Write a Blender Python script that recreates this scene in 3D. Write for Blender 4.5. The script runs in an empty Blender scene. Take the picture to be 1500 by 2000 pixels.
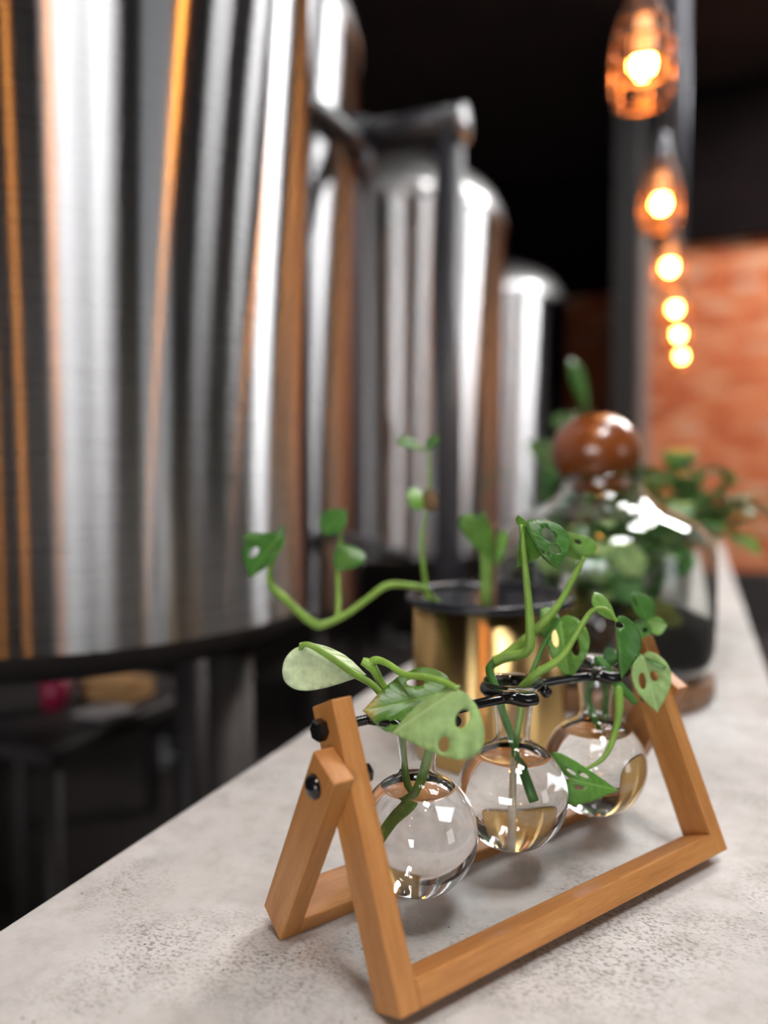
import bpy, bmesh, math, random
from mathutils import Vector, Matrix
from mathutils.geometry import delaunay_2d_cdt

# ------------------------------------------------------------------ camera, world, exposure
C = bpy.context.scene.collection
sc = bpy.context.scene
R = math.radians
COUNTER = 1.05                                   # height of the worktop (metres)
cam_data = bpy.data.cameras.new('camera')
cam = bpy.data.objects.new('camera', cam_data)
C.objects.link(cam)
cam.location = (0, 0, 1.3206)
cam.rotation_euler = (R(90 - 2.7), 0, R(22.8))
cam_data.sensor_width = 36
cam_data.lens = 1455 / 2000 * 36
cam_data.clip_start = 0.01
cam_data.dof.use_dof = True
cam_data.dof.focus_distance = 0.455
cam_data.dof.aperture_fstop = 2.0
sc.camera = cam
world = bpy.data.worlds.new('world')
sc.world = world
world.use_nodes = True
world.node_tree.nodes['Background'].inputs[0].default_value = (0.02, 0.02, 0.022, 1)
world.node_tree.nodes['Background'].inputs[1].default_value = 0.3
sc.view_settings.view_transform = 'Standard'
sc.view_settings.look = 'None'
sc.view_settings.gamma = 1
sc.view_settings.use_curve_mapping = False
sc.view_settings.exposure = 0.0
sc.cycles.use_denoising = True
sc.cycles.max_bounces = 20
sc.cycles.transmission_bounces = 20
sc.cycles.glossy_bounces = 6
sc.cycles.diffuse_bounces = 4
sc.cycles.transparent_max_bounces = 12
sc.cycles.sample_clamp_indirect = 60
PANEL_POWER = 45.0
BULB_POWER = 150.0
WINDOW_POWER = 11.0
rnd = random.Random(4)

# ------------------------------------------------------------------ materials
def mat(name):
    m = bpy.data.materials.new(name)
    m.use_nodes = True
    nt = m.node_tree
    return m, nt, nt.nodes['Principled BSDF'], nt.nodes['Material Output']

def node(nt, kind, **kw):
    n = nt.nodes.new(kind)
    for k, v in kw.items():
        if k in n.inputs: n.inputs[k].default_value = v
        else: setattr(n, k, v)
    return n

def ramp(nt, fac, stops):
    r = nt.nodes.new('ShaderNodeValToRGB')
    e = r.color_ramp.elements
    e[0].position, e[0].color = stops[0][0], (*stops[0][1], 1)
    e[1].position, e[1].color = stops[-1][0], (*stops[-1][1], 1)
    for p, c in stops[1:-1]:
        x = e.new(p); x.color = (*c, 1)
    nt.links.new(fac, r.inputs[0])
    return r.outputs[0]

def coords(nt, scale=(1, 1, 1), kind='Object'):
    t = nt.nodes.new('ShaderNodeTexCoord')
    m = nt.nodes.new('ShaderNodeMapping')
    m.inputs['Scale'].default_value = scale
    nt.links.new(t.outputs[kind], m.inputs[0])
    return m.outputs[0]

def noise(nt, vec, scale, detail=6, rough=0.6):
    n = nt.nodes.new('ShaderNodeTexNoise')
    n.inputs['Scale'].default_value = scale
    n.inputs['Detail'].default_value = detail
    n.inputs['Roughness'].default_value = rough
    nt.links.new(vec, n.inputs['Vector'])
    return n.outputs['Fac']

def mix(nt, fac, a, b, blend='MIX'):
    m = nt.nodes.new('ShaderNodeMix')
    m.data_type = 'RGBA'; m.blend_type = blend
    for sock, v in ((m.inputs['Factor'], fac), (m.inputs[6], a), (m.inputs[7], b)):
        if isinstance(v, (int, float)): sock.default_value = v
        elif isinstance(v, tuple): sock.default_value = (*v, 1)
        else: nt.links.new(v, sock)
    return m.outputs[2]

def bump(nt, b, height, strength=0.2, dist=0.001):
    n = nt.nodes.new('ShaderNodeBump')
    n.inputs['Strength'].default_value = strength
    n.inputs['Distance'].default_value = dist
    nt.links.new(height, n.inputs['Height'])
    nt.links.new(n.outputs[0], b.inputs['Normal'])

def plain(name, col, rough=0.5, metal=0.0, var=0.25, scale=30, spec=0.5):
    m, nt, b, o = mat(name)
    n = noise(nt, coords(nt), scale)
    dark = tuple(c * (1 - var) for c in col); light = tuple(min(1, c * (1 + var)) for c in col)
    nt.links.new(ramp(nt, n, [(0.3, dark), (0.7, light)]), b.inputs['Base Color'])
    b.inputs['Roughness'].default_value = rough
    b.inputs['Metallic'].default_value = metal
    b.inputs['Specular IOR Level'].default_value = spec
    return m

def wood(name, dark, mid, light, rough=0.45, stretch=(60, 4, 60), coat=0.0):
    m, nt, b, o = mat(name)
    v = coords(nt, stretch)
    a = noise(nt, v, 2.2, 8, 0.62)
    f = noise(nt, coords(nt, tuple(s * 9 for s in stretch)), 2.0, 4, 0.7)
    base = ramp(nt, a, [(0.25, dark), (0.5, mid), (0.75, light)])
    fine = ramp(nt, f, [(0.3, (0.72, 0.66, 0.6)), (0.62, (1, 1, 1))])
    nt.links.new(mix(nt, 0.55, base, fine, 'MULTIPLY'), b.inputs['Base Color'])
    b.inputs['Roughness'].default_value = rough
    b.inputs['Coat Weight'].default_value = coat
    b.inputs['Coat Roughness'].default_value = 0.12
    bump(nt, b, f, 0.25, 0.0004)
    return m

def brushed(name, col, rough, aniso, spots=True, tint=None):
    m, nt, b, o = mat(name)
    nt.nodes.remove(b)
    g = nt.nodes.new('ShaderNodeBsdfAnisotropic')
    g.distribution = 'BECKMANN'
    g.inputs['Anisotropy'].default_value = aniso
    t = nt.nodes.new('ShaderNodeTangent'); t.direction_type = 'RADIAL'; t.axis = 'Z'
    nt.links.new(t.outputs[0], g.inputs['Tangent'])
    v = coords(nt, (1, 1, 1))
    n = noise(nt, v, 3, 4)
    d = tuple(c * 0.92 for c in col)
    colour = ramp(nt, n, [(0.3, d), (0.7, col)])
    fine = noise(nt, coords(nt, (6, 6, 900)), 1.0, 3)
    mr = node(nt, 'ShaderNodeMapRange', **{'To Min': rough * 0.92, 'To Max': rough * 1.08})
    nt.links.new(fine, mr.inputs['Value'])
    nt.links.new(mr.outputs[0], g.inputs['Roughness'])
    nt.links.new(colour, g.inputs['Color'])
    if spots:                                      # dried water spots
        vo = nt.nodes.new('ShaderNodeTexVoronoi'); vo.inputs['Scale'].default_value = 34
        nt.links.new(v, vo.inputs['Vector'])
        keep = noise(nt, v, 5, 2)
        r1 = ramp(nt, vo.outputs['Distance'], [(0.055, (1, 1, 1)), (0.085, (0, 0, 0))])
        r2 = ramp(nt, keep, [(0.55, (0, 0, 0)), (0.6, (1, 1, 1))])
        mk = mix(nt, 1.0, r1, r2, 'MULTIPLY')
        df = nt.nodes.new('ShaderNodeBsdfDiffuse'); df.inputs[0].default_value = (0.5, 0.52, 0.55, 1)
        ms = nt.nodes.new('ShaderNodeMixShader')
        sc_ = node(nt, 'ShaderNodeMath', operation='MULTIPLY'); sc_.inputs[1].default_value = 0.6
        nt.links.new(mk, sc_.inputs[0])
        nt.links.new(sc_.outputs[0], ms.inputs[0])
        nt.links.new(g.outputs[0], ms.inputs[1]); nt.links.new(df.outputs[0], ms.inputs[2])
        nt.links.new(ms.outputs[0], o.inputs['Surface'])
    else:
        nt.links.new(g.outputs[0], o.inputs['Surface'])
    return m

def satin(name, col):
    m, nt, b, o = mat(name)
    b.inputs['Base Color'].default_value = (*col, 1)
    b.inputs['Metallic'].default_value = 1.0
    n = noise(nt, coords(nt), 5, 4)
    mr = node(nt, 'ShaderNodeMapRange', **{'To Min': 0.42, 'To Max': 0.55})
    nt.links.new(n, mr.inputs['Value']); nt.links.new(mr.outputs[0], b.inputs['Roughness'])
    b.inputs['Coat Weight'].default_value = 1.0
    b.inputs['Coat Roughness'].default_value = 0.07
    b.inputs['Coat IOR'].default_value = 2.0
    return m

def glass(name, ior, col=(1, 1, 1), rough=0.0):
    m, nt, b, o = mat(name)
    b.inputs['Base Color'].default_value = (*col, 1)
    b.inputs['Roughness'].default_value = rough
    b.inputs['IOR'].default_value = ior
    b.inputs['Transmission Weight'].default_value = 1.0
    return m

def emit(name, col, power):
    m, nt, b, o = mat(name)
    b.inputs['Base Color'].default_value = (*col, 1)
    b.inputs['Emission Color'].default_value = (*col, 1)
    b.inputs['Emission Strength'].default_value = power
    return m

def leaf_material(name, base, vein, rough=0.38, tip=None, trans=0.25):
    m, nt, b, o = mat(name)
    uv = nt.nodes.new('ShaderNodeTexCoord').outputs['UV']
    sep = nt.nodes.new('ShaderNodeSeparateXYZ'); nt.links.new(uv, sep.inputs[0])
    def math_(op, a, b_=None):
        n = nt.nodes.new('ShaderNodeMath'); n.operation = op
        for i, q in enumerate((a, b_)):
            if q is None: continue
            if isinstance(q, (int, float)): n.inputs[i].default_value = q
            else: nt.links.new(q, n.inputs[i])
        return n.outputs[0]
    x = sep.outputs[0]; y = math_('ABSOLUTE', math_('SUBTRACT', sep.outputs[1], 0.5))
    s = math_('SUBTRACT', x, math_('MULTIPLY', y, 0.9))
    lat = math_('ABSOLUTE', math_('SINE', math_('MULTIPLY', s, 22.0)))
    latv = ramp(nt, lat, [(0.0, (1, 1, 1)), (0.12, (0.25, 0.25, 0.25)), (0.35, (0, 0, 0))])
    midv = ramp(nt, y, [(0.0, (1, 1, 1)), (0.012, (0.6, 0.6, 0.6)), (0.035, (0, 0, 0))])
    veins = mix(nt, 1.0, mix(nt, 1.0, latv, (0.42, 0.42, 0.42), 'MULTIPLY'), midv, 'LIGHTEN')
    n = noise(nt, coords(nt, (1, 1, 1)), 90, 5)
    dark = tuple(c * 0.72 for c in base); lite = tuple(c * 1.28 for c in base)
    col = ramp(nt, n, [(0.3, dark), (0.7, lite)])
    if tip:
        col = mix(nt, ramp(nt, x, [(0.74, (0, 0, 0)), (0.98, (1, 1, 1))]), col, tip)
    col = mix(nt, veins, col, vein)
    nt.links.new(col, b.inputs['Base Color'])
    b.inputs['Roughness'].default_value = rough
    bump(nt, b, veins, 0.35, 0.0006)
    if trans:
        tr = nt.nodes.new('ShaderNodeBsdfTranslucent'); nt.links.new(col, tr.inputs[0])
        ms = nt.nodes.new('ShaderNodeMixShader'); ms.inputs[0].default_value = trans
        nt.links.new(b.outputs[0], ms.inputs[1]); nt.links.new(tr.outputs[0], ms.inputs[2])
        nt.links.new(ms.outputs[0], o.inputs['Surface'])
    return m

def concrete(name):
    m, nt, b, o = mat(name)
    v = coords(nt)
    big = noise(nt, v, 7, 5, 0.55)
    med = noise(nt, v, 40, 7, 0.65)
    fine = noise(nt, coords(nt, (1, 1.6, 1)), 330, 5, 0.75)
    base = ramp(nt, med, [(0.28, (0.44, 0.435, 0.42)), (0.5, (0.57, 0.57, 0.56)), (0.75, (0.65, 0.65, 0.645))])
    cloud = ramp(nt, big, [(0.3, (0.80, 0.79, 0.78)), (0.62, (1, 1, 1))])
    col = mix(nt, 1.0, base, cloud, 'MULTIPLY')
    patch = ramp(nt, noise(nt, v, 9, 4, 0.6), [(0.44, (0, 0, 0)), (0.62, (1, 1, 1))])
    speck = ramp(nt, fine, [(0.50, (0, 0, 0)), (0.58, (1, 1, 1))])
    mk = mix(nt, 1.0, patch, speck, 'MULTIPLY')
    mk2 = mix(nt, 1.0, mk, (0.75, 0.75, 0.75), 'MULTIPLY')
    col = mix(nt, mk2, col, (0.16, 0.145, 0.12))
    pit = nt.nodes.new('ShaderNodeTexVoronoi'); pit.inputs['Scale'].default_value = 120
    nt.links.new(v, pit.inputs['Vector'])
    pm = mix(nt, 1.0, ramp(nt, pit.outputs['Distance'], [(0.06, (1, 1, 1)), (0.12, (0, 0, 0))]),
             ramp(nt, noise(nt, v, 22, 3), [(0.52, (0, 0, 0)), (0.6, (1, 1, 1))]), 'MULTIPLY')
    col = mix(nt, pm, col, (0.09, 0.08, 0.07))
    nt.links.new(col, b.inputs['Base Color'])
    b.inputs['Roughness'].default_value = 0.62
    b.inputs['Specular IOR Level'].default_value = 0.25
    bump(nt, b, fine, 0.2, 0.0006)
    return m

def brick_material(name):
    m, nt, b, o = mat(name)
    oi = nt.nodes.new('ShaderNodeObjectInfo')
    base = ramp(nt, oi.outputs['Random'], [(0.0, (0.42, 0.085, 0.025)), (0.3, (0.56, 0.15, 0.05)), (0.6, (0.60, 0.20, 0.085)), (0.85, (0.62, 0.26, 0.13)), (1.0, (0.6, 0.32, 0.2))])
    n = noise(nt, coords(nt), 22, 6)
    nt.links.new(mix(nt, 0.6, base, ramp(nt, n, [(0.3, (0.6, 0.55, 0.5)), (0.65, (1.15, 1.1, 1.05))]), 'MULTIPLY'), b.inputs['Base Color'])
    b.inputs['Roughness'].default_value = 0.85
    bump(nt, b, n, 0.4, 0.004)
    return m

M = dict(
    concrete=concrete('speckled concrete'),
    wood=wood('honey stained wood', (0.33, 0.125, 0.028), (0.46, 0.20, 0.052), (0.56, 0.27, 0.085)),
    endgrain=wood('cut end wood', (0.40, 0.19, 0.08), (0.52, 0.28, 0.13), (0.62, 0.36, 0.2), stretch=(50, 50, 50)),
    ballwood=wood('polished dark wood', (0.17, 0.042, 0.005), (0.22, 0.056, 0.007), (0.27, 0.075, 0.011), rough=0.3, stretch=(9, 9, 14), coat=0.8),
    basewood=wood('brown wood disc', (0.13, 0.06, 0.03), (0.23, 0.12, 0.06), (0.3, 0.17, 0.09), stretch=(10, 40, 40)),
    black=plain('black painted metal', (0.006, 0.006, 0.007), 0.14, 0.0, 0.2, 40, 0.6),
    liner=plain('blue black plastic', (0.012, 0.014, 0.02), 0.25, 0, 0.2),
    steel=brushed('brushed steel', (0.39, 0.39, 0.40), 0.28, 0.83),
    dome=satin('satin steel dome', (0.30, 0.29, 0.29)),
    band=plain('steel band', (0.45, 0.45, 0.46), 0.3, 1.0, 0.1),
    brass=brushed('brushed brass', (0.68, 0.46, 0.19), 0.36, 0.68, False),
    pipe=plain('dark painted pipe', (0.036, 0.036, 0.044), 0.42, 0.0, 0.15),
    copper=plain('copper brown wire', (0.26, 0.14, 0.08), 0.4, 0.7, 0.25),
    conduit=plain('grey conduit', (0.16, 0.16, 0.18), 0.4, 0.6, 0.15),
    darkfloor=plain('dark floor', (0.022, 0.017, 0.016), 0.6, 0, 0.4, 4),
    ceiling=plain('black brown ceiling', (0.035, 0.020, 0.018), 0.8, 0, 0.3, 2),
    darkwall=plain('dark plaster wall', (0.05, 0.042, 0.04), 0.8, 0, 0.2, 4),
    litface=plain('lit column face', (0.16, 0.13, 0.115), 0.8, 0, 0.25, 5),  # paler than the column: light on its right face put into the colour
    jarleaf=leaf_material('lush leaf', (0.13, 0.36, 0.09), (0.3, 0.55, 0.2), 0.3, trans=0.35),
    blackpaint=plain('black paint', (0.008, 0.005, 0.005), 0.9, 0, 0.3, 3, 0.05),
    greywall=plain('grey plaster wall', (0.07, 0.068, 0.066), 0.8, 0, 0.2, 3),
    column=plain('shade darkened column', (0.012, 0.010, 0.010), 0.7, 0, 0.2, 6),  # near black: shade on the column's front put into the colour
    mortar=plain('mortar', (0.36, 0.22, 0.14), 0.9, 0, 0.2, 40),
    brick=brick_material('fired brick'),
    glass=glass('clear glass', 1.45),
    jar=glass('jar glass', 1.45, (0.97, 0.99, 0.975)),
    water=glass('water', 1.33),
    soil=plain('black soil', (0.012, 0.009, 0.007), 0.9, 0, 0.6, 80),
    moss=plain('moss', (0.11, 0.12, 0.02), 0.9, 0, 0.6, 90),
    stem=plain('green stem', (0.20, 0.36, 0.055), 0.42, 0, 0.25, 60),
    stemdark=plain('dark green stem', (0.06, 0.19, 0.03), 0.4, 0, 0.25, 60),
    stembrown=plain('brown stem', (0.16, 0.10, 0.05), 0.5, 0, 0.3, 60),
    root=plain('pale root', (0.75, 0.65, 0.48), 0.6, 0, 0.2, 60),
    leaf=leaf_material('leaf upper side', (0.065, 0.20, 0.035), (0.16, 0.33, 0.08), 0.33),
    leafback=leaf_material('leaf underside', (0.36, 0.55, 0.20), (0.50, 0.66, 0.32), 0.45),
    leafpale=leaf_material('pale leaf underside', (0.70, 0.84, 0.52), (0.54, 0.72, 0.38), 0.5),
    leafyellow=leaf_material('leaf with yellow tip', (0.085, 0.22, 0.025), (0.2, 0.36, 0.07), 0.36, tip=(0.5, 0.30, 0.04)),
    leafmid=leaf_material('mid green leaf', (0.11, 0.29, 0.04), (0.22, 0.42, 0.10), 0.36),
    leafbright=leaf_material('bright young leaf', (0.16, 0.36, 0.06), (0.28, 0.46, 0.13), 0.4),
    leafdark=leaf_material('dark leaf', (0.04, 0.15, 0.045), (0.08, 0.22, 0.08), 0.35),
    whitepot=plain('white glaze', (0.55, 0.54, 0.52), 0.3, 0, 0.08),
    cardboard=plain('tan cardboard', (0.42, 0.23, 0.09), 0.7, 0, 0.15),
    red=plain('crimson plastic', (0.30, 0.012, 0.05), 0.4, 0, 0.2),
    paper=plain('grey paper', (0.35, 0.32, 0.32), 0.7, 0, 0.1),
    panel=emit('lit diffuser', (0.99, 0.98, 0.97), PANEL_POWER),
    window=emit('daylit pane', (0.95, 0.98, 1.0), WINDOW_POWER),
    window2=emit('dim daylit pane', (0.95, 0.98, 1.0), 2.2),
    bulb=emit('glowing bulb', (1.0, 0.37, 0.06), BULB_POWER),
    bulbneck=emit('amber bulb neck', (0.95, 0.42, 0.16), 1.1),
    panelframe=plain('white frame', (0.6, 0.6, 0.6), 0.5, 0, 0.05),
)

# ------------------------------------------------------------------ object helpers
WM = {}
def link(o, parent, W):
    C.objects.link(o)
    WM[o.name] = W.copy()
    if parent is not None:
        o.parent = parent
        o.matrix_local = WM[parent.name].inverted() @ W
    else:
        o.matrix_world = W
    return o

def tag(o, label=None, cat=None, group=None, kind=None):
    for k, v in (('label', label), ('category', cat), ('group', group), ('kind', kind)):
        if v: o[k] = v
    return o

def thing(name, label, cat, loc, group=None):
    o = bpy.data.objects.new(name, None)
    o.empty_display_size = 0.05
    link(o, None, Matrix.Translation(Vector(loc)))
    return tag(o, label, cat, group)

def obj(name, data, m, parent=None, W=None, smooth=True, label=None):
    """data = (verts, faces) in world coordinates (W None) or in the frame W."""
    verts, faces = data[0], data[1]
    if W is None:
        vs = [Vector(p) for p in verts]
        c = Vector([(min(p[i] for p in vs) + max(p[i] for p in vs)) / 2 for i in range(3)])
        verts = [p - c for p in vs]
        W = Matrix.Translation(c)
    me = bpy.data.meshes.new(name)
    me.from_pydata([tuple(p) for p in verts], [], faces)
    me.validate()
    for x in (m if isinstance(m, (list, tuple)) else [m]): me.materials.append(x)
    if smooth: me.polygons.foreach_set('use_smooth', [True] * len(me.polygons))
    if len(data) > 2:                              # uv per vertex, material index per face
        uvs, idx = data[2], data[3]
        ul = me.uv_layers.new(name='UVMap')
        for l in me.loops: ul.data[l.index].uv = uvs[l.vertex_index]
        for p in me.polygons: p.material_index = idx[p.index]
    o = bpy.data.objects.new(name, me)
    link(o, parent, W)
    if label: o['label'] = label
    return o

def copy_tree(o, W, parent=None):
    c = o.copy()
    link(c, parent, W)
    for ch in list(o.children):
        copy_tree(ch, W @ WM[o.name].inverted() @ WM[ch.name], c)
    return c

def join(*parts):
    V, Fs = [], []
    for v, f in parts:
        k = len(V); V += list(v); Fs += [tuple(i + k for i in q) for q in f]
    return V, Fs

def box(x0, x1, y0, y1, z0, z1, bev=0.0, seg=1):
    bm = bmesh.new()
    bmesh.ops.create_cube(bm, size=1)
    for v in bm.verts:
        v.co = Vector(((x0 + x1) / 2 + v.co.x * (x1 - x0), (y0 + y1) / 2 + v.co.y * (y1 - y0), (z0 + z1) / 2 + v.co.z * (z1 - z0)))
    if bev: bmesh.ops.bevel(bm, geom=bm.edges[:], offset=bev, segments=seg, affect='EDGES', profile=0.5)
    bm.verts.index_update()
    r = ([v.co.copy() for v in bm.verts], [tuple(v.index for v in f.verts) for f in bm.faces])
    bm.free()
    return r

def lathe(profile, cx=0, cy=0, n=64, cap0=False, cap1=False, closed=False):
    V, Fs = [], []
    k = len(profile)
    for i in range(n):
        a = 2 * math.pi * i / n
        for r, z in profile: V.append(Vector((cx + r * math.cos(a), cy + r * math.sin(a), z)))
    for i in range(n):
        j = (i + 1) % n
        for q in range(k if closed else k - 1):
            p = (q + 1) % k
            Fs.append((i * k + q, j * k + q, j * k + p, i * k + p))
    if cap0: Fs.append(tuple(i * k for i in range(n))[::-1])
    if cap1: Fs.append(tuple(i * k + k - 1 for i in range(n)))
    return V, Fs

def smooth_line(pts, sub=6):
    P = [Vector(p) for p in pts]
    if len(P) < 3 or sub < 2: return P, [i for i in range(len(P))]
    out, par = [], []
    for i in range(len(P) - 1):
        a = P[i - 1] if i else P[0] * 2 - P[1]
        b, c = P[i], P[i + 1]
        d = P[i + 2] if i + 2 < len(P) else c * 2 - b
        for s in range(sub):
            t = s / sub
            out.append(0.5 * ((2 * b) + (c - a) * t + (2 * a - 5 * b + 4 * c - d) * t * t + (3 * b - a - 3 * c + d) * t ** 3))
            par.append(i + t)
    out.append(P[-1]); par.append(len(P) - 1)
    return out, par

def tube(pts, rad, n=10, sub=6, closed=False):
    L, par = smooth_line(pts, sub)
    if isinstance(rad, (int, float)): rad = [rad] * len(pts)
    V, Fs = [], []
    prev = None
    for i, p in enumerate(L):
        if closed: t = L[(i + 1) % len(L)] - L[i - 1]
        else: t = (L[min(i + 1, len(L) - 1)] - L[max(i - 1, 0)])
        t = t.normalized()
        if prev is None:
            prev = t.orthogonal().normalized()
        prev = (prev - t * prev.dot(t)).normalized()
        b = t.cross(prev)
        k = min(int(par[i]), len(rad) - 1); fr = par[i] - k
        r = rad[k] * (1 - fr) + rad[min(k + 1, len(rad) - 1)] * fr
        for j in range(n):
            a = 2 * math.pi * j / n
            V.append(p + (prev * math.cos(a) + b * math.sin(a)) * r)
    m = len(L)
    for i in range(m if closed else m - 1):
        k = (i + 1) % m
        for j in range(n):
            q = (j + 1) % n
            Fs.append((i * n + j, i * n + q, k * n + q, k * n + j))
    if not closed:
        Fs.append(tuple(range(n))[::-1]); Fs.append(tuple((m - 1) * n + j for j in range(n)))
    return V, Fs

def ball(c, rx, rz=None, nu=40, nv=24, fn=None):
    rz = rz or rx
    pr = [(max(1e-5, rx * math.sin(math.pi * i / nv)), c[2] - rz * math.cos(math.pi * i / nv)) for i in range(nv + 1)]
    V, Fs = lathe(pr, c[0], c[1], nu)
    if fn: V = [fn(p) for p in V]
    return V, Fs

def ring(c, r, rt, n=48, m=10, axis=(0, 0, 1)):
    q = Vector((0, 0, 1)).rotation_difference(Vector(axis))
    return tube([Vector(c) + q @ Vector((r * math.cos(2 * math.pi * i / n), r * math.sin(2 * math.pi * i / n), 0)) for i in range(n)], rt, m, 1, True)

# ------------------------------------------------------------------ leaves
OUTLINE = {
    'heart': [(0.0, 0.0), (-0.055, 0.15), (-0.06, 0.42), (0.02, 0.72), (0.15, 0.94), (0.32, 1.0), (0.5, 0.89), (0.68, 0.63), (0.84, 0.32), (0.95, 0.09), (1.0, 0.0)],
    'oval': [(0.0, 0.0), (0.03, 0.3), (0.12, 0.66), (0.27, 0.93), (0.42, 1.0), (0.6, 0.9), (0.76, 0.65), (0.89, 0.34), (0.97, 0.1), (1.0, 0.0)],
    'blade': [(0.0, 0.0), (0.06, 0.4), (0.25, 0.9), (0.45, 1.0), (0.7, 0.7), (0.9, 0.25), (1.0, 0.0)],
}
def outline(kind, sub):
    half, _ = smooth_line([(x, y, 0) for x, y in OUTLINE[kind]], sub)
    up = [(p.x, max(0.0, p.y)) for p in half]
    return up + [(x, -y) for x, y in up[-2:0:-1]]

def inside(p, poly):
    x, y = p; r = False
    for i in range(len(poly)):
        (x1, y1), (x2, y2) = poly[i - 1], poly[i]
        if (y1 > y) != (y2 > y) and x < (x2 - x1) * (y - y1) / (y2 - y1) + x1: r = not r
    return r

FRONT = Vector((0, 0, 1.32))
def leaf(base, tip, left, right, holes=(), kind='heart', bow=0.0, cup=0.0, grid=15, thick=0.0004, wave=0.012, sub=4, side=None, at=0.3):
    """Leaf blade through four real points: base, tip and the widest points left and right of the midrib.
    holes = (x, y, half length, half width, turn) on the blade; bow bends the midrib, cup curls the edges."""
    base, tip, left, right = (Vector(p) for p in (base, tip, left, right))
    axis = tip - base; ln = axis.length
    if (left - right).cross(axis).dot(FRONT - base) < 0:      # keep the named side of the blade towards the near end of the bar
        left, right = right, left
        holes = [(x, -y, a, b, -c) for x, y, a, b, c in holes]
    m0 = base + axis * at
    nrm = (left - right).cross(axis).normalized()
    m0b = m0 + nrm * (bow * ln * 4 * at * (1 - at))
    Lv, Rv = left - m0b, right - m0b
    ol = outline(kind, sub)
    hs = []
    for (hx, hy, ha, hb, hr) in holes:
        n = 14; c, s = math.cos(hr), math.sin(hr)
        hs.append([(hx + math.cos(2 * math.pi * i / n) * ha * c - math.sin(2 * math.pi * i / n) * hb * s,
                    hy + (math.cos(2 * math.pi * i / n) * ha * s + math.sin(2 * math.pi * i / n) * hb * c)) for i in range(n)])
    pts, edges = [], []
    for loop in [ol] + hs:
        k = len(pts); pts += loop
        edges += [(k + i, k + (i + 1) % len(loop)) for i in range(len(loop))]
    for i in range(-1, grid):
        for j in range(-grid // 2, grid // 2 + 1):
            p = ((i + 0.5) / grid, j / (grid // 2 + 0.5) * 0.97)
            if inside(p, ol) and not any(inside(p, h) for h in hs): pts.append(p)
    v2, _, f2, *_ = delaunay_2d_cdt([Vector(p) for p in pts], edges, [], 0, 1e-5)
    tris = []
    for f in f2:
        cx = sum(v2[i].x for i in f) / len(f); cy = sum(v2[i].y for i in f) / len(f)
        if inside((cx, cy), ol) and not any(inside((cx, cy), h) for h in hs):
            a, b, c = (v2[i] for i in f[:3])
            if (b - a).cross(c - a) < 0: f = f[::-1]
            tris.append(tuple(f))
    used = sorted({i for f in tris for i in f}); remap = {i: k for k, i in enumerate(used)}
    tris = [tuple(remap[i] for i in f) for f in tris]
    top, uv = [], []
    for i in used:
        x, y = v2[i].x, v2[i].y
        p = base + axis * x + nrm * (bow * ln * 4 * x * (1 - x))
        p += (Lv if y > 0 else Rv) * abs(y)
        ay = abs(y)
        p += nrm * (ln * (cup * ay * ay + wave * ay * math.sin(22 * (x - 0.45 * ay)) + 0.03 * min(ay, 0.25) * 2))
        top.append(p); uv.append((x, 0.5 + 0.5 * y))
    n = len(top)
    bot = [p - nrm * thick for p in top]
    faces = list(tris) + [tuple(i + n for i in f[::-1]) for f in tris]
    idx = [0] * len(tris) + [1] * len(tris)
    cnt = {}
    for f in tris:
        for i in range(3):
            e = (f[i], f[(i + 1) % 3]); cnt[e] = cnt.get(e, 0) + 1
    for (a, b) in cnt:
        if (b, a) not in cnt:
            faces.append((b, a, a + n, b + n)); idx.append(0)
    return top + bot, faces, uv + uv, idx

UP = [M['leaf'], M['leafback']]
PALE = [M['leafbright'], M['leafpale']]

# ------------------------------------------------------------------ lamps of the room: ceiling panels, an added wall-wash panel, the window behind the camera
def panel_light(x, y, sx, sy, label):
    t = thing('ceiling_panel_light', label, 'ceiling light', (x, y, 4.63), 'square light panels on the ceiling')
    obj('diffuser', box(x - sx / 2, x + sx / 2, y - sy / 2, y + sy / 2, 4.585, 4.60), M['panel'], t, smooth=False)
    fr = join(box(x - sx / 2 - .03, x + sx / 2 + .03, y - sy / 2 - .03, y - sy / 2, 4.58, 4.629), box(x - sx / 2 - .03, x + sx / 2 + .03, y + sy / 2, y + sy / 2 + .03, 4.58, 4.629),
              box(x - sx / 2 - .03, x - sx / 2, y - sy / 2, y + sy / 2, 4.58, 4.629), box(x + sx / 2, x + sx / 2 + .03, y - sy / 2, y + sy / 2, 4.58, 4.629),
              box(x - sx / 2, x + sx / 2, y - sy / 2, y + sy / 2, 4.602, 4.629))
    obj('frame', fr, M['panelframe'], t, smooth=False)
    return t
panel_light(1.0, -0.78, 0.75, 0.5, 'white ceiling panel light farthest behind the camera, out of view')
panel_light(1.0, -0.02, 0.75, 0.5, 'white ceiling panel light just behind the camera, out of view')
panel_light(0.8, 2.4, 0.45, 0.45, 'smallest white ceiling panel light, right of the bar, out of view')
panel_light(0.85, 3.5, 0.5, 0.5, 'white ceiling panel light nearest the far plants, out of view')
panel_light(0.85, 4.55, 0.5, 0.5, 'white ceiling panel light between the far plants and the brick wall, out of view')
panel_light(1.85, 5.5, 1.5, 1.2, 'largest white ceiling panel light, added out of view to brighten the brick wall')  # unseen wall-wash panel, added and enlarged to brighten the brick

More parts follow.
